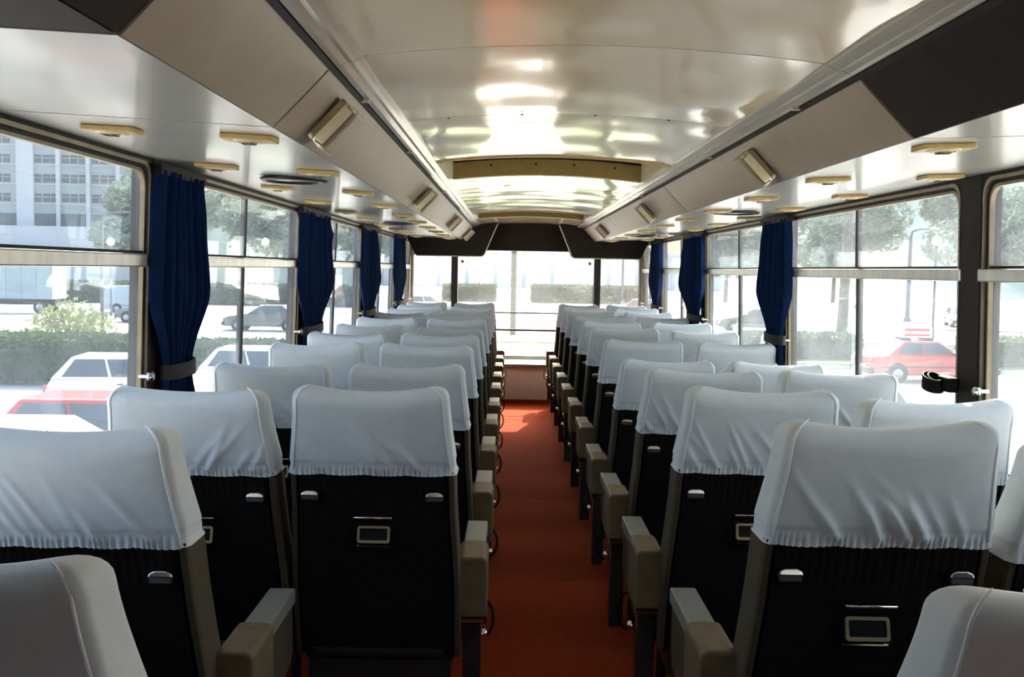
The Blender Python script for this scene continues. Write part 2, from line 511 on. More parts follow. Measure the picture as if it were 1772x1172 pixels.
# rails between rack and ceiling
for s in (-1, 1):
    t = struct('trim_%d' % (1 if s < 0 else 2), 'pale ribbed plastic cable rail along the %s edge of the ceiling' % SIDE[s])
    for a, b in zip(JOINTS[:-1], JOINTS[1:]):
        poly = [(s * (RO_X + 0.012), RO_Z + 0.012), (s * (RO_X - 0.002), RO_Z - 0.002), (s * (RO_X - 0.014), RO_Z - 0.001), (s * (RI_X + 0.022), RI_Z - 0.013),
                (s * (RI_X + 0.012), RI_Z - 0.014), (s * (RI_X + 0.004), RI_Z - 0.009), (s * (RI_X - 0.006), RI_Z - 0.004), (s * (RI_X - 0.006), RI_Z + 0.03), (s * (RO_X + 0.012), RI_Z + 0.03)]
        MB().prism(poly, 'y', a + 0.002, b - 0.002).build('rail_section', M['rail'], t)
    MB().prism([(s * (RO_X + 0.001), RO_Z - 0.003), (s * (RO_X + 0.010), RO_Z - 0.011), (s * (RO_X + 0.02), RO_Z + 0.01), (s * (RO_X + 0.008), RO_Z + 0.012)], 'y', YB, 9.1).build('groove', M['groove'], t)
    for yy in (2.3, 3.3, 5.0):
        MB().box(s * RO_X - 0.012, s * RO_X + 0.012, yy, yy + 0.012, RO_Z - 0.008, RO_Z).build('clip', M['ventpale'], t)

# ------------------------------------------------------------------ luggage racks (facing panel + underside)
ux = RO_X + 0.010; uz = RO_Z - 0.010
for s in (-1, 1):
    r = thing('luggage_rack', 'long taupe vinyl overhead duct with silver underside along the %s windows' % SIDE[s], 'overhead rack', (0, 0, SOF_Z))
    JJ = JOINTS if s > 0 else JOINTS[:2] + [1.17] + JOINTS[2:]
    for k, (a, b) in enumerate(zip(JJ[:-1], JJ[1:])):
        dark = k <= 1
        # facing panel: slightly puffed vinyl
        n, ny = 7, max(4, int((b - a) / 0.08)); vs = []
        for j in range(ny + 1):
            y = a + 0.006 + (b - a - 0.012) * j / ny
            for i in range(n + 1):
                q = i / n
                x = SOF_X + (ux - SOF_X) * q; z = SOF_Z + (uz - SOF_Z) * q
                p = 0.006 * sin(pi * q) * min(1, min(j, ny - j) / 1.0) + 0.0012 * sin(23 * y + 2.0 * q) * q * sin(pi * min(1, q * 1.0)) 
                vs.append((s * (x - p * 0.72), y, z - SOF_Z - p * 0.69))
        m = len(vs); vs += [(s * (abs(v[0]) + 0.012), v[1], v[2] + 0.012) for v in vs]
        R = n + 1; fs = []
        for j in range(ny):
            for i in range(n):
                c = j * R + i
                fs += [(c, c + 1, c + R + 1, c + R), (m + c, m + c + R, m + c + R + 1, m + c + 1)]
        for i in range(n):
            c = ny * R + i
            fs += [(i, m + i, m + i + 1, i + 1), (c, c + 1, m + c + 1, m + c)]
        for j in range(ny):
            c = j * R; d = j * R + n
            fs += [(c, c + R, m + c + R, m + c), (d, m + d, m + d + R, d + R)]
        o = MB().add(vs, fs).build('facing_panel', M['rackdark'] if dark else M['rack'], r)
        for p_ in o.data.polygons: p_.use_smooth = True
        o.data.set_sharp_from_angle(angle=radians(35))
        if dark: o['label'] = 'dark brown facing panel'
        # underside
        poly = [(s * (SOF_X + 0.004), 0.0), (s * 1.150, 0.024), (s * 1.150, 0.036), (s * (SOF_X + 0.004), 0.012)]
        MB().prism(poly, 'y', a + 0.005, b - 0.005).build('underside_panel', M['rackdark'] if dark and s < 0 else M['soffit'], r)
        if k:
            MB().prism([(s * (SOF_X + 0.003), 0.003), (s * 1.150, 0.027), (s * 1.150, 0.034), (s * (SOF_X + 0.01), 0.01), (s * (ux + 0.006), uz - SOF_Z + 0.01), (s * (ux + 0.002), uz - SOF_Z + 0.003)], 'y', a - 0.006, a + 0.006).build('joint_strip', M['groove'], r)
# ------------------------------------------------------------------ air nozzles, speakers, dome lamps
v0 = thing('air_nozzle', '', 'air vent')
MB().prism(rrect(-0.055, -0.036, 0.055, 0.036, 0.008), 'z', -0.010, 0.0).build('base_plate', M['vent'], v0, bevel=0.0015, seg=1)
MB().lathe([(0.034, -0.009), (0.033, -0.012), (0.024, -0.014), (0.022, -0.010)], n=18).build('nozzle_ring', M['ventpale'], v0, smooth=True)
MB().lathe([(0.020, -0.009), (0.016, -0.015), (0.008, -0.017)], n=14).build('nozzle', M['vent'], v0, smooth=True)
for i in range(5):
    MB().box(-0.013 + i * 0.0055, -0.0105 + i * 0.0055, -0.012, 0.012, -0.0175, -0.0155).build('slot', M['groove'], v0)
first = True


def under_z(x):
    return SOF_Z + 0.024 * (abs(x) - SOF_X) / (1.158 - SOF_X)


for s in (-1, 1):
    for xi, x in enumerate((0.72, 1.03) if s > 0 else (0.70, 0.985)):
        for k in range(10):
            o = v0 if first else copy_tree(v0); first = False
            o.location = (s * x, 2.09 + 0.738 * k - (0.05 if s > 0 else 0), under_z(x) - 0.0005)
            o.rotation_euler = (0, -s * 0.04, 0)
            tag(o, '%s yellowed plastic air nozzle from the camera, %s column on the %s ceiling underside' % (ORD[k], ('inner', 'window-side')[xi], SIDE[s]), 'air vent', 'air nozzles over the seats')
for s, ysp in ((-1, (3.16, 6.15)), (1, (4.45, 7.55))):
    for k, y in enumerate(ysp):
        o = thing('ceiling_speaker', '%s dark oval speaker ring under the %s overhead duct' % (('nearer', 'farther')[k], SIDE[s]), 'speaker', (s * 0.84, y, under_z(0.84)), 0, 'round ceiling speakers')
        MB().lathe([(0.105, 0), (0.105, -0.006), (0.098, -0.011), (0.088, -0.011), (0.085, -0.004)], n=32).build('rim', M['steel'], o, smooth=True)
        MB().lathe([(0.086, -0.003), (0.05, -0.006), (0.01, -0.007)], n=32).build('grille', M['soffit'], o, smooth=True)
nx_, nz_ = (uz - SOF_Z), (SOF_X - ux)
ang = math.atan2(uz - SOF_Z, SOF_X - ux)   # slope of the facing panel
for s, ys in ((-1, (2.16, 4.44, 6.68, 8.80)), (1, (2.86, 5.18, 7.62))):
    for k, y in enumerate(ys):
        q = 0.52
        px, pz = SOF_X + (ux - SOF_X) * q, SOF_Z + (uz - SOF_Z) * q
        o = thing('dome_lamp', '%s rectangular dome lamp from the camera on the %s overhead duct' % (ORD[k], SIDE[s]), 'lamp', (s * (px - 0.009), y, pz - 0.009), 0, 'dome lamps on the overhead ducts')
        U = Vector((s * (ux - SOF_X), 0, uz - SOF_Z)).normalized(); V = Vector((0, 1, 0)); Nn = Vector((-s * (uz - SOF_Z), 0, -(SOF_X - ux))).normalized()
        def plate(hu, hv, d0, d1, rr, nm, m_, par, bev=0.004, out=None):
            mb = MB(); pl = rrect(-hu, -hv, hu, hv, rr)
            n = len(pl)
            sc = out or 1.0
            vs = [tuple(U * a + V * b + Nn * d0) for a, b in pl] + [tuple(U * a * sc + V * b * sc + Nn * d1) for a, b in pl]
            fs = [tuple(range(n)), tuple(range(n, 2 * n))] + [(i, (i + 1) % n, n + (i + 1) % n, n + i) for i in range(n)]
            return mb.add(vs, fs).build(nm, m_, par, bevel=bev)
        plate(0.054, 0.060, -0.001, 0.012, 0.012, 'back_plate', M['brass'], o, 0.002)
        plate(0.054, 0.064, 0.012, 0.038, 0.014, 'lens', M['lamplens'], o, 0.004)
        plate(0.057, 0.058, 0.022, 0.047, 0.014, 'cover', M['rack'], o, 0.006, 0.95)
        for sv in (-1, 1):
            mb = MB(); c = [U * a + V * (sv * 0.0605) + Nn * d for a, d in ((-0.05, 0.02), (-0.046, 0.041), (0.046, 0.041), (0.05, 0.02))]
            mb.tube(c, 0.003, 6).build('chrome_edge', M['brass'], o, smooth=True)

# ------------------------------------------------------------------ front end
wf = struct('wall_front', 'front end of the bus with dark header and beige lower panel')
MB().box(-1.2, 1.2, YF - 0.02, YF + 0.05, 0.0, 0.385).build('lower_panel', M['beige'], wf)
MB().box(-0.42, 0.42, YF - 0.06, YF - 0.015, 0.36, 0.40).build('sill_ledge', M['alu'], wf, bevel=0.006)
MB().box(-1.2, 1.2, YF - 0.04, YF + 0.05, 0.0, 0.035).build('kick_strip', M['carpet'], wf)
MB().box(-1.2, 1.2, YF - 0.10, YF + 0.05, 1.545, 2.02).build('header', M['rackdark'], wf)
for s in (-1, 1):
    MB().box(min(s * 0.69, s * 0.755), max(s * 0.69, s * 0.755), YF - 0.05, YF + 0.05, 0.385, 1.56).build('windscreen_pillar', M['pillar'], wf, bevel=0.008)
    # corner post with rounded window corner
    pts = [(s * 1.25, 0.38), (s * 1.165, 0.38)]
    for i in range(8):
        a = radians(90 * i / 7)
        pts.append((s * (1.165 - 0.14 * (1 - cos(a))), 1.40 + 0.14 * sin(a)))
    pts += [(s * 0.95, 1.545), (s * 0.95, 1.60), (s * 1.25, 1.60)]
    MB().prism(pts if s < 0 else pts[::-1], 'y', YF - 0.04, YF + 0.05).build('corner_post', M['pillar'], wf)
    MB().tube([(s * 1.14, YF - 0.16, 0.8), (s * 1.135, YF - 0.16, 1.60)], 0.014, 8).build('corner_strip', M['alu'], wf, smooth=True)
win_no += 1
W = struct('window_%d' % win_no, 'three-part windscreen at the front of the bus')
for x0, x1 in ((-1.18, -0.72), (-0.72, 0.72), (0.72, 1.18)):
    MB().box(x0, x1, YF + 0.005, YF + 0.011, 0.385, 1.55).build('pane', M['screen'], W)
for x in (-0.645, 0.645):
    MB().lathe([(0.014, 0), (0.016, -0.01), (0.008, -0.018), (0.005, -0.03)], (x, YF, 1.43), n=10, axis='y').build('suction_hook', M['black'], W, smooth=True)
g = thing('guard_rail', 'pair of thin brown guard bars across the windscreen behind the aisle', 'rail', (0, YF - 0.045, 0.92))
for z, rr in ((0.0, 0.008), (-0.175, 0.012)):
    MB().tube([(-0.69, 0, z), (0.69, 0, z)], rr, 10).build('bar', M['armpad'], g, smooth=True)
for s in (-1, 1):
    b = thing('front_locker', 'dark brown drop-down locker at the %s end above the windscreen' % SIDE[s], 'overhead locker', (s * 0.7, 9.12, 1.47), 0, 'front lockers over the windscreen')
    poly = [(-0.335, 0.02), (-0.32, 0.0), (0.275, 0.0), (0.30, 0.015), (0.42, 0.30), (-0.41, 0.30), (-0.40, 0.15)]
    if s > 0: poly = [(-x, z) for x, z in poly]
    MB().prism(poly, 'y', 0.0, 0.17).build('body', M['rackdark'], b, bevel=0.004)
    edge = [(-s * x if False else x, z) for x, z in (poly[1:5])]
    MB().tube([(x, -0.003, z) for x, z in edge], 0.005, 6).build('edge_bead', M['beige'], b, smooth=True)
MB().box(-1.2, 1.2, 9.31, 9.35, 1.70, 2.0).build('upper_bulkhead', M['rackdark'], wf)
MB().box(-0.62, 0.62, 9.31, 9.36, 1.532, 1.70).build('header_panel', M['rackdark'], wf)

# rear end behind the camera
wb = struct('wall_back', 'dark rear wall of the bus behind the camera')
MB().box(-1.2, 1.2, YB - 0.05, YB, 0.0, 0.95).build('lower_panel', M['wall'], wb)
for x0, x1 in ((-1.2, -0.85), (0.85, 1.2)):
    MB().box(x0, x1, YB - 0.05, YB, 0.95, 1.50).build('corner_post', M['pillar'], wb)
win_no += 1
W = struct('window_%d' % win_no, 'rear window of the bus behind the camera')
MB().box(-0.85, 0.85, YB - 0.03, YB - 0.024, 0.95, 1.50).build('pane', M['screen'], W)
MB().box(-1.2, 1.2, YB - 0.05, YB, 1.50, 2.0).build('header', M['rackdark'], wb)
# ------------------------------------------------------------------ seats
ZT = 1.05                    # nominal top of the backrest
RAKE = math.tan(radians(16))


def yb(z):                   # rear face of the backrest, seat-local
    return (ZT - z) * RAKE


def smoothstep(a, b, x):
    t = max(0, min(1, (x - a) / (b - a)))
    return t * t * (3 - 2 * t)


def hw_at(z):                # half width of the backrest
    if z > 0.80: return 0.204 - 0.021 * smoothstep(0.80, 1.02, z)
    return 0.204 + 0.013 * smoothstep(0.80, 0.48, z)


def th_at(z):                # half thickness
    return 0.043 + 0.018 * smoothstep(1.02, 0.75, z)


def perimeter(nr, ns, nf, p=7.0):
    out = []
    def norm(u, w):
        r = (abs(u) ** p + abs(w) ** p) ** (1 / p)
        return u / r, w / r
    for i in range(nr): out.append((norm(-1 + 2 * i / nr, -1), 'r'))
    for i in range(ns): out.append((norm(1, -1 + 2 * i / ns), 's'))
    for i in range(nf): out.append((norm(1 - 2 * i / nf, 1), 'f'))
    for i in range(ns): out.append((norm(-1, 1 - 2 * i / ns), 's'))
    return out


def cover_mesh(seed):
    rnd = random.Random(seed)
    folds = []
    side = rnd.choice((-1, 1))
    fan = rnd.uniform(0.25, 0.6)
    for i in range(rnd.randint(9, 14)):
        x0 = rnd.uniform(-0.17, 0.17)
        sl = side * (fan + rnd.uniform(-0.15, 0.35) + 1.2 * abs(x0))
        folds.append((x0, sl, rnd.uniform(0.06, 0.19), rnd.uniform(0.0065, 0.011), rnd.uniform(0.0025, 0.0062)))
    sag = rnd.uniform(0.016, 0.026)
    ph = rnd.uniform(0, 6)
    tilt = rnd.uniform(-0.004, 0.004)
    per = perimeter(140, 10, 40, 11.0)
    n = len(per)
    H0 = 0.834
    ZC = 1.008
    R0 = 0.044
    rows = []
    NR = 44
    for k in range(NR + 1): rows.append(('w', H0 + (ZC - H0) * k / NR))
    for k in range(1, 8): rows.append(('c', radians(90 * k / 7)))
    vs = []
    g = 0.006
    for kind, q in rows:
        z = q if kind == 'w' else ZC
        e = 0 if kind == 'w' else (1 - cos(q))
        zz = z if kind == 'w' else ZC + R0 * sin(q)
        hw = hw_at(z) + g; th = th_at(z) + g
        for (u, w_), fc in per:
            R_ = th * e
            x = u * max(0.0, hw - R_); yy = w_ * (th - R_ * 0.995)
            un = x / hw
            up = smoothstep(H0 + 0.03, ZC, z)
            z2 = zz + up * (sag * (abs(un) ** 2.2) - 0.012) + tilt * un * up
            d = 0.0
            hz = z - H0
            ruff = smoothstep(0.024, 0.010, hz)
            d += 0.0026 * ruff * sin(x * 520 + 2.0 * sin(x * 70 + ph)) - 0.003 * smoothstep(0.022, 0.012, abs(hz - 0.018) + 0.004)
            if fc == 'r' and kind == 'w':
                for x0, sl, ln, wd, am in folds:
                    dx = (x - x0 - sl * hz) / sqrt(1 + sl * sl)
                    d += am * math.exp(-(dx / wd) ** 2) * smoothstep(0.0, 0.02, hz) * smoothstep(ln, ln * 0.35, hz)
                d += 0.0025 * sin(17 * x + ph) * sin(13 * hz + ph)
                d *= smoothstep(1.0, 0.86, abs(u))
            dy = yb(z2) + th - g * 1.6
            if fc == 'r': vs.append((x, dy + yy - d, z2 - 0.003 * ruff * abs(sin(x * 30 + ph))))
            elif fc == 'f': vs.append((x, dy + yy + d, z2))
            else: vs.append((x + (d if x > 0 else -d), dy + yy, z2))
    fs = []
    for r in range(len(rows) - 1):
        for i in range(n):
            j = (i + 1) % n
            fs.append((r * n + i, r * n + j, (r + 1) * n + j, (r + 1) * n + i))
    mb = MB().add(vs, fs)
    me = mb.mesh('headrest_cover', M['cover'], smooth=True)
    return me


def shell_pts(z0, z1, nz, per, grow=0.0):
    vs = []
    for k in range(nz + 1):
        z = z0 + (z1 - z0) * k / nz
        rr = 1 - 0.25 * max(0, 1 - k / 1.0) * 0.3
        for (u, w_), fc in per:
            th = th_at(z) + grow
            vs.append((u * (hw_at(z) + grow) * rr, yb(z) + th_at(z) + w_ * th * rr, z))
    return vs


def make_meshes():
    P = {}
    per = perimeter(24, 4, 24)
    vs = shell_pts(0.30, 0.985, 22, per, -0.004); n = len(per)
    fs = [tuple(range(n))[::-1], tuple(range(22 * n, 23 * n))]
    for r in range(22):
        for i in range(n):
            fs.append((r * n + i, r * n + (i + 1) % n, (r + 1) * n + (i + 1) % n, (r + 1) * n + i))
    P['backrest'] = MB().add(vs, fs).mesh('backrest', M['black'], smooth=True)
    # rear board with ribbing under the cover
    vs = []; nxx, nz = 60, 20
    for k in range(nz + 1):
        z = 0.33 + (0.842 - 0.33) * k / nz
        for i in range(nxx + 1):
            u = -0.90 + 1.8 * i / nxx
            rib = 0.001 * max(0, smoothstep(0.72, 0.80, z)) * sin(u * 75)
            vs.append((u * hw_at(z), yb(z) - 0.002 - rib, z))
    m = len(vs); vs += [(v[0], v[1] + 0.008, v[2]) for v in vs]
    R = nxx + 1; fs = []
    for k in range(nz):
        for i in range(nxx):
            c = k * R + i; fs += [(c, c + 1, c + R + 1, c + R), (m + c, m + c + R, m + c + R + 1, m + c + 1)]
    for i in range(nxx):
        c = nz * R + i; fs += [(i, m + i, m + i + 1, i + 1), (c, c + 1, m + c + 1, m + c)]
    for k in range(nz):
        c = k * R; d = c + nxx; fs += [(c, c + R, m + c + R, m + c), (d, m + d, m + d + R, d + R)]
    P['back_board'] = MB().add(vs, fs).mesh('back_board', M['black'])
    for s in (-1, 1):
        mb = MB(); ring = []
        for k in range(19):
            z = 0.32 + (0.842 - 0.32) * k / 18
            x = s * (hw_at(z) - 0.002); y = yb(z)
            ring.append([(x - s * 0.012, y - 0.003, z), (x + s * 0.001, y - 0.001, z), (x + s * 0.004, y + 0.012, z), (x + s * 0.004, y + 0.10, z), (x - s * 0.012, y + 0.105, z)])
        vs = [p for r in ring for p in r]; fs = [(0, 1, 2, 3, 4), tuple(18 * 5 + i for i in range(5))]
        for k in range(18):
            for i in range(5):
                fs.append((k * 5 + i, k * 5 + (i + 1) % 5, k * 5 + 5 + (i + 1) % 5, k * 5 + 5 + i))
        P['bolster%d' % s] = MB().add(vs, fs).mesh('side_bolster', M['bolster'], smooth=False, bevel=0.002, seg=1)
        # seam piping on the cover
        pts = []; g = 0.006; K = 0.939
        for k in range(13):
            z = 0.845 + (1.008 - 0.845) * k / 12
            th = th_at(z) + g; z2 = z + smoothstep(0.856, 1.008, z) * 0.006
            pts.append((s * K * (hw_at(z) + g), yb(z2) + th - 1.6 * g - K * th - 0.001, z2))
        for k in range(1, 6):
            q = radians(90 * k / 6); th = th_at(1.008) + g; R_ = th * (1 - cos(q)); z2 = 1.014 + 0.044 * sin(q)
            pts.append((s * K * (hw_at(1.008) + g - R_), yb(z2) + th - 1.6 * g - K * (th - R_), z2))
        P['seam%d' % s] = MB().tube(pts, [0.0006, 0.0018] + [0.0024] * (len(pts) - 3) + [0.0008], 6).mesh('seam_piping', M['hem'], smooth=True)
    # cushion
    P['cushion'] = MB().box(-0.205, 0.205, 0.20, 0.66, 0.31, 0.45).mesh('seat_cushion', M['cushion'], smooth=True, bevel=0.035, seg=4)
    P['base'] = MB().box(-0.19, 0.19, 0.22, 0.62, 0.24, 0.33).mesh('seat_base', M['steel'], bevel=0.006)
    P['leg'] = MB().tube([(0, 0, 0.0), (0, 0, 0.26)], 0.016, 10).mesh('leg', M['steel'], smooth=True)
    P['clip'] = MB().prism([(-0.022, 0.0), (-0.020, 0.008), (-0.010, 0.012), (0.010, 0.012), (0.020, 0.008), (0.022, 0.0), (0.020, -0.012), (-0.020, -0.012)], 'y', -0.014, 0.0).mesh('clip', M['steel'], bevel=0.002, seg=1)
    P['cliptop'] = MB().prism([(-0.022, -0.001), (-0.020, 0.007), (-0.010, 0.011), (0.010, 0.011), (0.020, 0.007), (0.022, -0.001)], 'y', -0.017, -0.004).mesh('clip_cap', M['chrome'], bevel=0.002, seg=2)
    P['bar'] = MB().tube([(-0.047, 0.0, 0), (-0.047, -0.014, 0), (-0.043, -0.017, 0), (0.043, -0.017, 0), (0.047, -0.014, 0), (0.047, 0, 0)], 0.0032, 8).mesh('grab_bar', M['chrome'], smooth=True)
    P['ash'] = MB().prism(rrect(-0.040, -0.020, 0.040, 0.020, 0.006), 'y', -0.010, 0.0).mesh('ashtray', M['black'], bevel=0.002, seg=1)
    fr = MB(); o_ = rrect(-0.041, -0.021, 0.041, 0.021, 0.006); i_ = rrect(-0.035, -0.014, 0.035, 0.015, 0.004); n = len(o_)
    vs = [(x, -0.013, z) for x, z in o_] + [(x, -0.013, z) for x, z in i_] + [(x, -0.006, z) for x, z in o_] + [(x, -0.006, z) for x, z in i_]; fs = []
    for i in range(n):
        j = (i + 1) % n
        fs += [(i, j, n + j, n + i), (2 * n + i, 3 * n + i, 3 * n + j, 2 * n + j), (n + i, n + j, 3 * n + j, 3 * n + i), (i, 2 * n + i, 2 * n + j, j)]
    P['ashframe'] = fr.add(vs, fs).mesh('ashtray_frame', M['brass'])
    P['lowbar'] = MB().box(-0.044, 0.044, -0.010, 0.0, -0.002, 0.002).mesh('magazine_rail', M['chrome'], bevel=0.0008, seg=1)
    # armrest (local: x across, origin on centre line of the arm)
    P['armslab'] = MB().box(-0.031, 0.031, 0.30, 0.63, 0.545, 0.58).mesh('armrest', M['armgrey'], bevel=0.004)
    P['armpanel'] = MB().prism([(0.24, 0.36), (0.60, 0.40), (0.625, 0.44), (0.625, 0.545), (0.24, 0.545)], 'x', -0.026, 0.026).mesh('arm_side_panel', M['bolster'], bevel=0.006)
    pad = MB(); n = 10
    poly = [(-0.040, 0.43)] + [(-0.040 + 0.018 * (1 - cos(radians(90 * i / 5))), 0.572 + 0.018 * sin(radians(90 * i / 5))) for i in range(6)] + \
           [(0.040 - 0.018 * (1 - cos(radians(90 * (5 - i) / 5))), 0.572 + 0.018 * sin(radians(90 * (5 - i) / 5))) for i in range(6)] + [(0.040, 0.43)]
    P['armpad'] = MB().prism(poly, 'y', 0.20, 0.375).mesh('arm_pad', M['armpad'], bevel=0.007)
    P['armpost'] = MB().box(-0.024, 0.024, 0.24, 0.30, 0.10, 0.44).mesh('arm_post', M['steel'], bevel=0.004)
    P['armband'] = MB().box(-0.034, 0.034, 0.215, 0.31, 0.412, 0.422).mesh('chrome_band', M['chrome'], bevel=0.001, seg=1)
    loop = [(0, 0.46, 0.26 + 0.0)]
    P['loop'] = MB().tube([(0.0 + 0.032 * sin(pi * i / 14), 0.47, 0.335 - 0.055 * cos(pi * i / 14)) for i in range(15)], 0.0045, 6).mesh('lever_loop', M['black'], smooth=True)
    P['knob'] = MB().lathe([(0.012, 0), (0.013, 0.012), (0.009, 0.018)], n=12, axis='x').mesh('recline_knob', M['chrome'], smooth=True)
    P['covers'] = [cover_mesh(100 + i) for i in range(8)]
    return P


P = make_meshes()


def make_seat(x, y, zs, s, variant, label, arm=True, group='white-covered passenger seats', loop=True):
    t = thing('bus_seat', label, 'seat', (x, y, 0), 0, group)
    t.scale = (1, 1, zs)
    link('backrest', P['backrest'], t)
    link('back_board', P['back_board'], t)
    for q in (-1, 1): link('side_bolster', P['bolster%d' % q], t)
    c = link('headrest_cover', P['covers'][variant % 8], t)
    c['label'] = 'white cotton headrest cover with gathered elastic hem'
    for q in (-1, 1): link('seam_piping', P['seam%d' % q], c)
    link('seat_cushion', P['cushion'], t)
    link('seat_base', P['base'], t)
    for lx in (-0.15, 0.15):
        for ly in (0.27, 0.57): link('leg', P['leg'], t, (lx, ly, 0))
    for lx in (-0.155, 0.155):
        k = link('clip', P['clip'], t, (lx, yb(0.775) - 0.004, 0.775), (-radians(16), 0, 0))
        link('clip_cap', P['cliptop'], k)
    link('grab_bar', P['bar'], t, (0, yb(0.722) - 0.004, 0.722))
    a = link('ashtray', P['ash'], t, (0, yb(0.672) - 0.004, 0.672), (-radians(16), 0, 0))
    link('ashtray_frame', P['ashframe'], a)
    link('magazine_rail', P['lowbar'], t, (0, yb(0.643) - 0.004, 0.643))
    if arm:
        ax = -s * 0.247
        ar = link('armrest', P['armslab'], t, (ax, 0, 0))
        link('arm_side_panel', P['armpanel'], ar)
        link('arm_pad', P['armpad'], ar)
        link('arm_post', P['armpost'], ar)
        link('chrome_band', P['armband'], ar)
        if loop:
            l = link('lever_loop', P['loop'], t, (ax - s * 0.022, 0, 0))
            if s > 0: l.scale = (-1, 1, 1)
            k = link('recline_knob', P['knob'], t, (ax - s * 0.02, 0.36, 0.33))
            if s > 0: k.scale = (-1, 1, 1)
    return t


Y0, PITCH = 1.71, 0.756
XA, XWN = 0.488, 0.932
DROP = {(1, 'a'): [.248, .282, .311, .347, .319, .305, .308, .309, .306, .309, .311],
        (-1, 'a'): [0, .284, .312, .302, .31, .325, .311, .315, .317, .323, .312],
        (-1, 'w'): [.281, .292, .314, .303, .31, .312, .31, .312, .311, .312, .31],
        (1, 'w'): [.28, .303, .309, .352, .324, .318, .31, .312, .31, .312, .31]}
vi = 0
for k in range(11):
    for s in (-1, 1):
        for pos in ('a', 'w'):
            if k == 0 and s < 0 and pos == 'a': continue
            d = DROP[(s, pos)][k]
            zs = (EYE - d) / (ZT + 0.010)
            lab = 'white-covered seat %s on the %s side, %s full row from the camera' % ('at the aisle' if pos == 'a' else 'by the window', SIDE[s], ORD[k])
            if k == 10: lab = 'white-covered seat %s on the %s side, in the farthest row before the windscreen' % ('at the aisle' if pos == 'a' else 'by the window', SIDE[s])
            xx = (XA if pos == 'a' else XWN) + ((0.03 if pos == 'a' else 0.027) if k == 0 and s > 0 else 0.0)
            random.seed(k * 7 + s * 3 + (pos == 'a'))
            t = make_seat(s * xx, Y0 + PITCH * k + random.uniform(-0.012, 0.012) - (0.09 if (k == 1 and s < 0) else 0), zs, s, vi * 3 + k + (4 if s > 0 else 0), lab, loop=(pos == 'a'))
            if pos == 'w':
                for ch in t.children:
                    if ch.name.startswith('armrest'):
                        if k == 0 and s < 0: continue
                        ch.scale = (0.5, 0.75, 1); ch.location = (-s * 0.2235, 0.155, 0)
                        for g_ in list(ch.children): bpy.data.objects.remove(g_)
            vi += 1
make_seat(0.493, 0.98, 0.985, 1, 5, 'white-covered seat cut off at the bottom right corner of the picture')
make_seat(-0.762, 0.97, 1.0, -1, 2, 'white-covered seat cut off at the bottom left corner of the picture')

# ------------------------------------------------------------------ curtains


def curtain(s, y0, y1, seed, label, ztie=1.05, bulge=0.0, zbot=0.93):
    rnd = random.Random(seed)
    t = thing('curtain', label, 'curtain', (s * 1.138, (y0 + y1) / 2, zbot), 0, 'blue window curtains')
    npl = 7
    nu, nz = 84, 40
    hw = (y1 - y0) / 2
    ph = [rnd.uniform(0, 6.28) for _ in range(4)]
    top = 1.618
    vs = []
    for k in range(nz + 1):
        z = zbot + (top - zbot) * k / nz
        g = 0.52 + 0.48 * smoothstep(0.0, 0.22, abs(z - ztie)) if z > ztie else 0.52 + 0.30 * smoothstep(0.0, 0.2, ztie - z)
        g *= 1 + 0.16 * math.exp(-((z - 1.28) / 0.11) ** 2) * rnd.uniform(0.95, 1.05)
        g *= 1 - 0.10 * smoothstep(1.5, 1.6, z)
        gap = 0.5 + 0.5 * smoothstep(ztie, ztie + 0.25, z)
        for i in range(nu + 1):
            u = -1 + 2 * i / nu
            w_ = u + 0.05 * sin(3 * u + ph[0] + 2 * z)
            a = 0.023 * (0.75 + 0.25 * sin(5 * u + ph[1])) * gap
            x = a * sin(npl * pi * u + ph[2] + 0.8 * sin(2.2 * z + ph[3]))
            yy = (w_ * hw * g) + (1 - g) * hw * -0.35
            if bulge: yy += bulge * smoothstep(0.5, 1, u) * math.exp(-((z - 1.53) / 0.03) ** 2)
            vs.append((-s * (0.0 - x * -1) if False else s * x, yy, z - zbot))
    m = len(vs); vs += [(v[0] - s * 0.003, v[1], v[2]) for v in vs]
    R = nu + 1; fs = []
    for k in range(nz):
        for i in range(nu):
            c = k * R + i; fs += [(c, c + 1, c + R + 1, c + R), (m + c, m + c + R, m + c + R + 1, m + c + 1)]
    for k in range(nz):
        c = k * R; d = c + nu; fs += [(c, c + R, m + c + R, m + c), (d, m + d, m + d + R, d + R)]
    for i in range(nu):
        c = nz * R + i; fs += [(i, m + i, m + i + 1, i + 1), (c, c + 1, m + c + 1, m + c)]
    MB().add(vs, fs).build('drape', M['curtain'], t, smooth=True)
    yc = -0.35 * hw * 0.48
    ring = [(0.036 * cos(a), yc + hw * 0.56 * sin(a), ztie - zbot) for a in [2 * pi * i / 24 for i in range(24)]]
    mb = MB(); vs = []
    for zz in (-0.022, 0.022):
        vs += [(p[0] * 1.05, p[1], p[2] + zz + 0.008 * sin(3 * p[1])) for p in ring]
    vs += [(p[0] * 0.93, yc + (p[1] - yc) * 0.96, p[2]) for p in vs]
    n = 24; fs = []
    for i in range(n):
        j = (i + 1) % n
        fs += [(i, j, n + j, n + i), (2 * n + i, 3 * n + i, 3 * n + j, 2 * n + j), (i, 2 * n + i, 2 * n + j, j), (n + i, n + j, 3 * n + j, 3 * n + i)]
    mb.add(vs, fs).build('tie_band', M['tie'], t, smooth=True)
    MB().box(-0.018, 0.014, -hw * 0.95, hw * 0.95, top - zbot - 0.012, top - zbot + 0.016).build('curtain_track', M['rubber'], t)
    return t


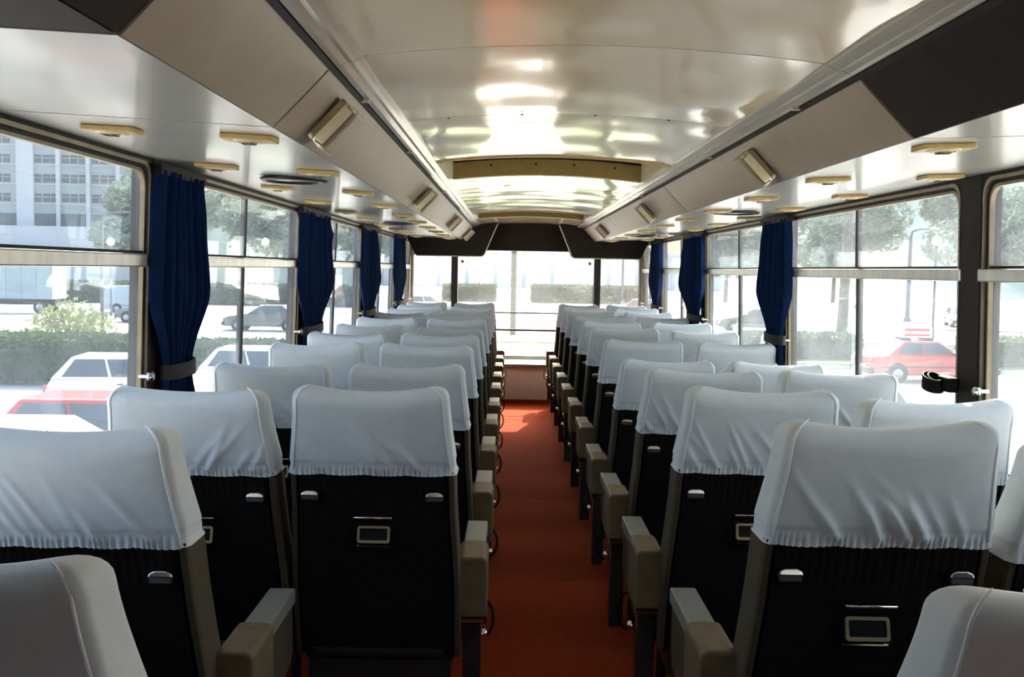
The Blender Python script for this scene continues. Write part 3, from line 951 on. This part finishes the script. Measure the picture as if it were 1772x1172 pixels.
for k, (y0, y1, b) in enumerate(((2.77, 3.20, 0), (4.66, 5.40, 0.06), (6.55, 7.45, 0), (8.53, 9.27, 0))):
    curtain(-1, y0, y1, 20 + k, 'dark blue curtain tied back on the left side, %s from the camera' % ORD[k], bulge=b)
for k, (y0, y1, b) in enumerate(((4.62, 5.15, 0), (6.66, 7.45, -0.03), (8.59, 9.20, 0))):
    curtain(1, y0, y1, 40 + k, 'dark blue curtain tied back on the right side, %s from the camera' % ORD[k], bulge=b)

# empty tie loop on the right pillar
t = thing('curtain_tie_loop', 'empty black leatherette tie loop fixed on the right window pillar', 'strap', (1.16, 2.90, 1.045))
MB().box(-0.035, 0.0, -0.02, 0.06, -0.022, 0.022).build('mount', M['black'], t, bevel=0.006)
for r_, cy, nm in ((0.030, 0.060, 'outer_loop'), (0.020, 0.05, 'inner_loop')):
    mb = MB(); n = 24; vs = []
    for zz in (-0.02, 0.02):
        for rr in (r_, r_ - 0.004):
            vs += [(-0.045 + rr * cos(2 * pi * i / n), cy + rr * 1.25 * sin(2 * pi * i / n), zz + 0.01 * sin(2 * pi * i / n)) for i in range(n)]
    fs = []
    for i in range(n):
        j = (i + 1) % n
        fs += [(i, j, 2 * n + j, 2 * n + i), (n + i, 3 * n + i, 3 * n + j, n + j), (i, n + i, n + j, j), (2 * n + i, 2 * n + j, 3 * n + j, 3 * n + i)]
    mb.add(vs, fs).build(nm, M['black'], t, smooth=True)

# ================================================================== outside
GZ = -2.10
gr = struct('ground', 'pale sunlit asphalt of the street outside')
MB().box(-400, 400, -150, 500, GZ - 0.3, GZ).build('asphalt', M['asphalt'], gr)


def verge(x0, x1, y0, y1, label, z=0.12, sk=0.0):
    o = struct('grass_verge', label, (0, 0, GZ))
    MB().hexa([(x0, y0, 0), (x1, y0 + sk, 0), (x1, y1 + sk, 0), (x0, y1, 0), (x0, y0, z), (x1, y0 + sk, z), (x1, y1 + sk, z), (x0, y1, z)]).build('kerb', M['kerb'], o)
    i = 0.18
    MB().hexa([(x0 + i, y0 + i, z - 0.01), (x1 - i, y0 + sk + i, z - 0.01), (x1 - i, y1 + sk - i, z - 0.01), (x0 + i, y1 - i, z - 0.01),
               (x0 + i, y0 + i, z + 0.05), (x1 - i, y0 + sk + i, z + 0.05), (x1 - i, y1 + sk - i, z + 0.05), (x0 + i, y1 - i, z + 0.05)]).build('turf', M['grass'], o)
    return o


leaf_cache = {}


def leaves(name, m, n, fn, size, seed):
    rnd = random.Random(seed)
    vs, fs = [], []
    for i in range(n):
        p = Vector(fn(rnd))
        a = Vector((rnd.gauss(0, 1), rnd.gauss(0, 1), rnd.gauss(0, 1))).normalized()
        b = a.orthogonal().normalized()
        sz = size * rnd.uniform(0.6, 1.4)
        k = len(vs)
        vs += [tuple(p - a * sz), tuple(p + b * sz * 0.5), tuple(p + a * sz), tuple(p - b * sz * 0.5)]
        fs.append((k, k + 1, k + 2, k + 3))
    me = bpy.data.meshes.new(name)
    me.from_pydata(vs, [], fs)
    me.materials.append(m)
    return me


def hedge(x0, x1, y0, y1, h, label, seed, n=5000, group='clipped hedges outside', size=0.09):
    t = thing('hedge', label, 'hedge', ((x0 + x1) / 2, (y0 + y1) / 2, GZ + 0.1), 0, group)
    a, b = (x1 - x0) / 2, (y1 - y0) / 2
    MB().box(-a + 0.1, a - 0.1, -b + 0.1, b - 0.1, 0.0, h - 0.08).build('inner_growth', M['hedge'], t, bevel=0.1)
    def fn(r):
        f = r.random()
        u, v = r.uniform(-a, a), r.uniform(-b, b)
        if f < 0.45: return (u, v, h + r.gauss(0, 0.04))
        if f < 0.75: return (u, -b + r.gauss(0, 0.04), r.uniform(0, h))
        if f < 0.9: return (u, b + r.gauss(0, 0.04), r.uniform(0, h))
        return (r.choice((-a, a)) + r.gauss(0, 0.04), v, r.uniform(0, h))
    link('foliage', leaves('foliage', M['hedge'], n, fn, size, seed), t)
    return t


def tree(x, y, h, rad, label, seed, m='leaf', n=4200):
    t = thing('tree', label, 'tree', (x, y, GZ), 0, 'street trees')
    rnd = random.Random(seed)
    mb = MB().tube([(0, 0, 0), (0.1, 0.05, h * 0.3), (-0.05, 0.1, h * 0.6), (0.1, 0, h * 0.85)], [0.28, 0.22, 0.14, 0.05], 9)
    mb.build('trunk', M['bark'], t, smooth=True)
    for i in range(5):
        a = rnd.uniform(0, 6.28); z = h * rnd.uniform(0.35, 0.6)
        MB().tube([(0, 0, z), (cos(a) * rad * 0.35, sin(a) * rad * 0.35, z + h * 0.12), (cos(a) * rad * 0.7, sin(a) * rad * 0.7, z + h * 0.2)], [0.1, 0.07, 0.03], 6).build('branch', M['bark'], t, smooth=True)
    blobs = [(rnd.uniform(-0.6, 0.6) * rad, rnd.uniform(-0.6, 0.6) * rad, h * rnd.uniform(0.45, 0.9), rad * rnd.uniform(0.35, 0.55)) for _ in range(11)]
    def fn(r):
        bx, by, bz, br = r.choice(blobs)
        v = Vector((r.gauss(0, 1), r.gauss(0, 1), r.gauss(0, 1))).normalized() * br * r.uniform(0.75, 1.05)
        return (bx + v.x, by + v.y, bz + v.z * 0.8)
    link('crown', leaves('crown', M[m], n, fn, 0.42, seed + 5), t)
    return t


def wheel(par, x, y, r=0.29, w=0.18):
    o = MB().lathe([(r * 0.6, -w / 2), (r, -w / 2 + 0.02), (r, w / 2 - 0.02), (r * 0.6, w / 2)], (0, 0, 0), 22, 'y').build('wheel', M['tyre'], par, smooth=False)
    o.location = (x, y, r)
    for q in (-1, 1):
        MB().lathe([(r * 0.62, q * (w / 2 - 0.01)), (r * 0.55, q * (w / 2 + 0.01)), (r * 0.2, q * (w / 2 + 0.006)), (r * 0.15, q * (w / 2 + 0.02))], (0, 0, 0), 16, 'y').build('hub_cap', M['hub'], o, smooth=True)
    return o


def car(label, loc, rz, paint, kind='hatch', group='cars in the street', name='car'):
    """x = forward"""
    t = thing(name, label, 'car' if kind != 'van' else 'van', (loc[0], loc[1], GZ), rz, group)
    W_ = 0.79
    if kind == 'hatch':
        L0, L1 = -1.80, 1.88
        prof = [(-1.78, 0.30), (-1.82, 0.45), (-1.80, 0.62), (-1.70, 0.86), (0.72, 0.90), (1.60, 0.76), (1.84, 0.66), (1.88, 0.42), (1.84, 0.26), (-1.70, 0.22)]
        cab = dict(b=(-1.72, 0.80), t=(-1.28, 0.08), z0=0.86, z1=1.37, wb=0.75, wt=0.58)
        wxs = (-1.18, 1.22)
        posts = [-0.42]
    elif kind == 'sedan':
        prof = [(-2.16, 0.32), (-2.2, 0.5), (-2.16, 0.84), (-1.45, 0.90), (0.80, 0.90), (1.85, 0.76), (2.08, 0.66), (2.12, 0.42), (2.06, 0.25), (-2.1, 0.23)]
        cab = dict(b=(-1.62, 0.88), t=(-0.98, 0.12), z0=0.88, z1=1.36, wb=0.76, wt=0.58)
        wxs = (-1.30, 1.32)
        posts = [-0.35]
    else:
        prof = [(-2.1, 0.32), (-2.12, 0.6), (-2.1, 1.0), (1.35, 1.0), (1.95, 0.86), (2.02, 0.45), (1.98, 0.27), (-2.05, 0.25)]
        cab = dict(b=(-2.08, 1.40), t=(-1.98, 0.86), z0=0.98, z1=1.86, wb=0.78, wt=0.68)
        wxs = (-1.25, 1.25)
        posts = [-0.9, 0.2]
    MB().prism(prof, 'y', -W_, W_).build('body', paint, t, bevel=0.05, seg=3)
    b, tp, z0, z1, wb_, wt = cab['b'], cab['t'], cab['z0'], cab['z1'], cab['wb'], cab['wt']
    B = [(b[0], -wb_, z0), (b[1], -wb_, z0), (b[1], wb_, z0), (b[0], wb_, z0)]
    T = [(tp[0], -wt, z1), (tp[1], -wt, z1), (tp[1], wt, z1), (tp[0], wt, z1)]
    MB().hexa(B + T).build('cabin', paint, t, bevel=0.05, seg=3)
    # panes on the cabin faces
    def face_pane(p0, p1, p2, p3, a0, a1, c0, c1, nm='window', off=0.012):
        p0, p1, p2, p3 = map(Vector, (p0, p1, p2, p3))
        nrm = (p1 - p0).cross(p3 - p0).normalized()
        def q(u, v): return (p0.lerp(p1, u)).lerp(p3.lerp(p2, u), v)
        pts = [q(a0, c0), q(a1, c0), q(a1, c1), q(a0, c1)]
        MB().hexa([tuple(p - nrm * 0.01) for p in pts] + [tuple(p + nrm * off) for p in pts]).build(nm, M['carglass'], t, bevel=0.004, seg=1)
    for sgn in (-1, 1):
        if sgn < 0: q4 = (B[0], B[1], T[1], T[0])
        else: q4 = (B[2], B[3], T[3], T[2])
        cuts = sorted([0.07] + [(p - b[0]) / (b[1] - b[0]) if sgn < 0 else 1 - (p - b[0]) / (b[1] - b[0]) for p in posts] + [0.93])
        for c0, c1 in zip(cuts[:-1], cuts[1:]):
            if kind == 'van' and ((c0 < 0.5) == (sgn < 0)) : continue
            face_pane(*q4, c0 + 0.015, c1 - 0.015, 0.14, 0.88)
    face_pane(B[1], B[2], T[2], T[1], 0.06, 0.94, 0.10, 0.92, 'windscreen')
    face_pane(B[3], B[0], T[0], T[3], 0.08, 0.92, 0.16, 0.88, 'rear_window')
    x0, x1 = prof[1][0], max(p[0] for p in prof)
    MB().box(x0 - 0.05, x0 + 0.12, -W_ - 0.005, W_ + 0.005, 0.30, 0.50).build('bumper', M['steel'], t, bevel=0.03)
    MB().box(x1 - 0.12, x1 + 0.05, -W_ - 0.005, W_ + 0.005, 0.28, 0.48).build('bumper', M['steel'], t, bevel=0.03)
    for q in (-1, 1):
        MB().box(x0 - 0.02, x0 + 0.10, q * 0.66 - 0.11, q * 0.66 + 0.11, 0.58, 0.74).build('tail_light', M['tail'], t, bevel=0.01)
        MB().box(x1 - 0.14, x1 + 0.0, q * 0.58 - 0.15, q * 0.58 + 0.15, 0.52, 0.65).build('head_light', M['head'], t, bevel=0.01)
        MB().box(prof[0][0] + 0.3, x1 - 0.4, q * W_ - 0.008, q * W_ + 0.008, 0.50, 0.53).build('rub_strip', M['steel'], t)
        MB().box(-0.28, -0.16, q * W_ - 0.012, q * W_ + 0.012, 0.76, 0.785).build('door_handle', M['steel'], t)
        mr = MB().box(0.50, 0.62, q * (W_ + 0.05) - 0.07, q * (W_ + 0.05) + 0.07, 0.90, 1.01).build('mirror', M['steel'], t, bevel=0.02)
        for xw in wxs:
            MB().lathe([(0.345, q * (W_ - 0.25)), (0.345, q * (W_ + 0.004))], (xw, 0, 0.31), 22, 'y').build('wheel_arch', M['tyre'], t)
            wheel(t, xw, q * (W_ - 0.085))
    return t


def lamp_post(x, y, h, label, r=0.07, globe=True, name='lamp_post'):
    t = thing(name, label, 'lamp post', (x, y, GZ), 0, 'street lamps and posts')
    MB().lathe([(r * 1.9, 0), (r * 1.9, 0.15), (r * 1.2, 0.3), (r, 0.8), (r * 0.75, h)], n=12).build('post', M['pole'], t, smooth=True)
    if globe:
        MB().lathe([(r * 1.1, 0), (r * 1.6, 0.06), (r * 1.2, 0.10)], (0, 0, h), 12).build('collar', M['pole'], t, smooth=True)
        MB().lathe([(0.05, 0.0), (0.2, 0.1), (0.26, 0.28), (0.2, 0.46), (0.04, 0.55)], (0, 0, h + 0.08), 18).build('globe', M['globe'], t, smooth=True)
    else:
        MB().tube([(0, 0, h - 0.1), (0.1, 0, h + 0.35), (0.6, 0, h + 0.55), (1.5, 0, h + 0.6)], [r * 0.7, r * 0.6, r * 0.5, r * 0.4], 8).build('arm', M['pole'], t, smooth=True)
        MB().box(1.4, 2.1, -0.12, 0.12, h + 0.55, h + 0.68).build('lantern', M['globe'], t, bevel=0.03)
    return t


# --- left side street
car('white hatchback in front of the hedge beyond the near left window', (-8.6, 22.6), radians(8), M['carwhite'])
car('white hatchback partly hidden by the first blue curtain on the left', (-6.2, 25.3), radians(4), M['carwhite'])
car('red hatchback roof just outside the near left window', (-6.3, 15.6), radians(2), M['carred'])
car('white sedan roof at the bottom of the near left window', (-6.2, 13.0), radians(2), M['carwhite'], 'sedan')
car('dark grey sedan driving across the road beyond the second left window', (-13.0, 52.5), radians(180), M['cargrey'], 'sedan')
car('dark car far off beside the near left window post', (-21.0, 58.0), radians(178), M['cargrey'], 'hatch')
car('pale blue delivery van far off beside the near left window post', (-26.0, 69.0), radians(15), M['carblue'], 'van')
verge(-60, 8, 36, 44, 'light green grass verge beyond the parked cars on the left')
hedge(-27, -10.2, 27.4, 28.8, 1.25, 'dark clipped hedge behind the white hatchback', 3, 9000)
hedge(-9.6, -3.0, 27.6, 28.8, 1.15, 'dark clipped hedge behind the second white hatchback', 4, 4500)
hedge(-40, -12, 84.0, 88.0, 1.6, 'far low hedge across the road on the left', 5, 6000, size=0.2)
t = thing('shrub', 'loose yellow-green shrub standing over the hedge at the far left', 'shrub', (-13.4, 30.0, GZ), 0)
for i in range(9):
    random.seed(60 + i)
    a = random.uniform(0, 6.28)
    MB().tube([(0, 0, 0.1), (0.4 * cos(a), 0.3 * sin(a), 1.3), (1.0 * cos(a), 0.6 * sin(a), 2.2)], [0.03, 0.02, 0.008], 6).build('stem', M['bark'], t, smooth=True)


def shr(r):
    a, q = r.uniform(0, 6.28), r.random() ** 0.6
    return (1.35 * q * cos(a), 0.8 * q * sin(a), 0.8 + 1.7 * r.random() * (1 - 0.45 * q))


link('foliage', leaves('foliage', M['shrub'], 900, shr, 0.10, 77), t)
lamp_post(-19.2, 46.5, 5.2, 'dark street post standing on the verge beyond the near left window', 0.10, False)
lamp_post(-25.8, 64, 4.4, 'thin dark post farther off beyond the near left window', 0.06)
lamp_post(-16.4, 66, 4.6, 'thin lamp with a white globe beyond the second left window', 0.07)
# truck
t = thing('truck', 'box truck with a ribbed grey-blue tarpaulin body at the far left', 'truck', (-32.3, 66, GZ), radians(180))
MB().box(-2.3, 1.9, -1.05, 1.05, 0.95, 3.35).build('cargo_box', M['truckbox'], t, bevel=0.03)
for i in range(5):
    MB().box(-2.2 + i * 0.98, -2.08 + i * 0.98, -1.10, 1.10, 0.95, 3.38).build('rib', M['truckbox'], t)
MB().prism([(1.95, 0.5), (3.5, 0.5), (3.55, 1.3), (3.25, 2.3), (1.95, 2.35)], 'y', -0.95, 0.95).build('cab', M['carwhite'], t, bevel=0.06)
MB().prism([(2.2, 1.45), (3.3, 1.45), (3.1, 2.1), (2.2, 2.1)], 'y', -0.97, 0.97).build('window', M['carglass'], t)
MB().box(3.3, 3.5, -0.8, 0.8, 1.42, 2.05).build('windscreen', M['carglass'], t, bevel=0.02)
MB().box(-2.2, 3.4, -0.45, 0.45, 0.55, 0.95).build('chassis', M['steel'], t)
for xw in (-1.4, 2.6):
    for q in (-1, 1): wheel(t, xw, q * 0.85, 0.42, 0.26)
# apartment block
B = thing('apartment_block', 'tall pale apartment block with rows of dark windows behind the near left window', 'building', (-80, 165, GZ))
MB().box(-30, 24, 0, 14, 0, 46).build('wall', M['concreteb'], B)
wm = MB().box(-0.56, 0.56, -0.10, 0.06, -0.66, 0.66).mesh('window', M['pane_far'])
fm = MB().box(-0.56, 0.56, -0.16, -0.05, 0.12, 0.20).mesh('window_bar', M['concrete'])
PX = [-26.0, -19.5, -13.0, -6.5, 0.0, 5.4, 10.3, 15.2, 20.1]
for k, x in enumerate(PX):
    wd = 1.4 if k == 4 else 0.32
    MB().box(x - wd, x + wd, -0.6, 0.2, 0, 47).build('pier', M['concrete'], B)
for r in range(9):
    z = 13.8 + 3.17 * r
    MB().box(-30, 24, -0.15, 0.05, z - 1.05, z - 0.9).build('window_ledge', M['concrete'], B)
    for k, x0 in enumerate(PX):
        for dx in ((1.9, 3.3, 4.6) if k in (0, 1, 2, 3, 4) else (1.05, 2.45, 3.85)):
            if k == 3 and dx > 4: continue
            if k == 8 and dx > 3: continue
            o = link('window', wm, B, (x0 + dx, 0, z))
            link('window_bar', fm, o)
MB().box(-30, 24, -0.2, 0, 9.2, 11.2).build('mezzanine_glazing', M['pane_far'], B)
MB().box(-31, 25, -5.0, 0, 0, 9.0).build('podium', M['concrete'], B)
MB().box(-30.5, 24.5, -0.5, 14.5, 46, 47).build('parapet', M['concrete'], B)
for i, (x, y, h, r) in enumerate(((-44, 120, 13, 6), (-27, 112, 13, 6), (-35, 132, 16, 6.5), (-18, 124, 14, 6), (-48, 140, 17, 6.5))):
    tree(x, y, h, r, ['bushy tree beside the apartment block', 'tall tree beyond the first blue curtain', 'round tree beyond the second left window', 'hazy tree seen through the third left window', 'tallest tree close to the apartment block'][i], 200 + i)

# --- ahead through the windscreen
hedge(-7.2, -1.8, 104, 109, 1.5, 'left low hedge island across the street ahead', 11, 4000, size=0.22)
hedge(2.2, 15.0, 104, 110, 1.6, 'right long low hedge island across the street ahead', 12, 6000, size=0.22)
verge(-3.2, 5.2, 45, 51, 'grass patch at the foot of the trunk ahead')
verge(-3.0, 3.4, 33.5, 38, 'nearer grass patch seen over the aisle')
t = thing('palm_trunk', 'tall rough trunk standing straight ahead through the windscreen', 'tree', (0.0, 50, GZ), 0)
prof = []
for i in range(46):
    z = i * 0.24
    prof += [(0.155 - 0.001 * i + 0.012, z), (0.145 - 0.001 * i, z + 0.17)]
MB().lathe(prof, n=12).build('trunk', M['bark'], t)
random.seed(8)
for i in range(16):
    a = 2 * pi * i / 16 + random.uniform(-.1, .1)
    L_ = random.uniform(1.8, 2.5)
    pts = [Vector((cos(a) * L_ * q, sin(a) * L_ * q, 11.0 + 1.1 * sin(q * 2.2) - 1.4 * q * q)) for q in (0, .25, .5, .75, 1)]
    mb = MB().tube(pts, [0.03, 0.025, 0.02, 0.015, 0.006], 5)
    sd = Vector((-sin(a), cos(a), 0))
    for j in range(24):
        q = 0.12 + 0.86 * j / 24
        p = Vector((cos(a) * L_ * q, sin(a) * L_ * q, 11.0 + 1.1 * sin(q * 2.2) - 1.4 * q * q))
        for sg in (-1, 1):
            e = p + sd * sg * 0.45 * (1 - 0.5 * q) + Vector((cos(a) * 0.2, sin(a) * 0.2, -0.2))
            mb.add([p, p + Vector((cos(a) * .05, sin(a) * .05, 0)), e], [(0, 1, 2)])
    mb.build('frond', M['leaf'], t)
lamp_post(11.4, 103, 7.0, 'street lamp seen through the right windscreen pane', 0.14)
car('red car seen through the right windscreen pane', (9.2, 75), radians(172), M['carred'])
car('white car seen through the left windscreen pane', (-6.2, 75), radians(5), M['carwhite'])
t = thing('low_building', 'long pale low building on the horizon straight ahead', 'building', (6, 190, GZ))
MB().box(-34, 34, 0, 12, 0, 6.5).build('wall', M['whiterender'], t)
for i in range(12):
    MB().box(-31 + i * 5.4, -30.4 + i * 5.4, -0.3, 0.1, 0, 6.5).build('pilaster', M['concrete'], t)
MB().box(-35, 35, -0.6, 12.5, 6.5, 7.0).build('parapet', M['whiterender'], t)

# --- right side street
verge(8, 50, 50, 58, 'grass verge across the road on the right', sk=-8)
verge(7.5, 34, 37, 44, 'grass strip behind the red taxi on the right', sk=-3)
hedge(9.0, 13.6, 38.6, 40.4, 1.0, 'short clipped hedge beyond the second right window', 21, 3000)
hedge(17.0, 28, 36.6, 38.2, 1.1, 'dark clipped hedge to the right of the red taxi', 22, 6000)
TX = car('red taxi with a white roof sign beyond the near right window', (13.7, 33.0), radians(4), M['carred'], 'sedan')
MB().box(-0.95, 0.10, -0.20, 0.20, 1.43, 1.80).build('roof_sign', M['signwhite'], TX, bevel=0.02)
for z0, z1 in ((1.50, 1.56), (1.66, 1.74)):
    MB().box(-0.85, 0.0, -0.212, -0.198, z0, z1).build('sign_stripe', M['signred'], TX)
for x in (-0.8, -0.05):
    MB().box(x - 0.03, x + 0.03, -0.5, 0.5, 1.36, 1.44).build('roof_bar', M['steel'], TX)
car('white car with bonnet showing behind the seats at the second right window', (6.4, 20.5), radians(172), M['carwhite'])
car('pale blue car facing the camera far off to the right', (31.5, 70), radians(-105), M['carblue'], 'sedan')
car('dark car crossing beyond the second right window', (14.5, 60), radians(178), M['cargrey'], 'sedan')
t = thing('street_trunk', 'thick straight tree trunk beyond the near right window', 'tree', (14.4, 43.6, GZ), 0)
MB().tube([(0, 0, 0), (0.05, 0, 2.5), (0.12, 0, 6), (0.1, 0, 11)], [0.27, 0.22, 0.2, 0.16], 12).build('trunk', M['bark'], t, smooth=True)


def cr(r):
    v = Vector((r.gauss(0, 1), r.gauss(0, 1), r.gauss(0, 1))).normalized() * r.uniform(1.8, 2.8)
    return (v.x, v.y, 12.2 + v.z)


link('crown', leaves('crown', M['leaf'], 1500, cr, 0.25, 31), t)
lamp_post(30.2, 76, 6.5, 'grey lamp post between the trunk and the globe lamp on the right', 0.17, False)
lamp_post(22.4, 53, 5.0, 'street lamp with a white globe beyond the near right window', 0.07)
F = thing('railing', 'low pale railing along the verge on the right', 'fence', (19, 44, GZ + 0.15), radians(-8))
for z in (0.15, 0.95): MB().tube([(0, 0, z), (22, 0, z)], 0.03, 6).build('rail', M['pole'], F, smooth=True)
bm_ = MB().tube([(0, 0, 0), (0, 0, 1.0)], 0.015, 5).mesh('baluster', M['pole'], smooth=True)
for i in range(74): link('baluster', bm_, F, (i * 0.3, 0, 0))
for i, (x, y, h, r) in enumerate(((24, 112, 11, 5), (36, 104, 11, 5), (40, 124, 13, 6), (51, 108, 12, 6), (58, 128, 15, 6), (66, 104, 13, 6), (80, 100, 13, 6), (76, 122, 15, 6))):
    tree(x, y, h, r, 'hazy roadside tree on the right, %s in the belt from the bus front' % ORD[i].replace('nearest', 'first'), 300 + i)


def hill(label, x0, x1, y0, y1, zmax, seed):
    o = struct('hill', label, (0, 0, GZ))
    rnd = random.Random(seed); ph = [rnd.uniform(0, 6) for _ in range(6)]
    vs, fs = [], []; nx, ny = 60, 10
    for j in range(ny + 1):
        q = j / ny
        for i in range(nx + 1):
            u = i / nx
            e = smoothstep(0, 0.18, u) * smoothstep(1, 0.82, u)
            h = zmax * sin(pi * min(1, q * 0.9)) * e * (0.8 + 0.12 * sin(7 * u + ph[0]) + 0.08 * sin(17 * u + ph[1])) + 0.9 * sin(40 * u + ph[2]) * sin(9 * q + ph[3]) * e * sin(pi * q)
            vs.append((x0 + (x1 - x0) * u, y0 + (y1 - y0) * q, max(-0.2, h)))
    for j in range(ny):
        for i in range(nx):
            c = j * (nx + 1) + i
            fs.append((c, c + 1, c + nx + 2, c + nx + 1))
    MB().add(vs, fs).build('slope', M['woods'], o, smooth=True)


hill('hazy wooded hill beyond the tree belt on the right', 40, 330, 160, 300, 42, 1)
hill('hazy wooded rise behind the trees on the left', -75, -8, 190, 260, 26, 2)
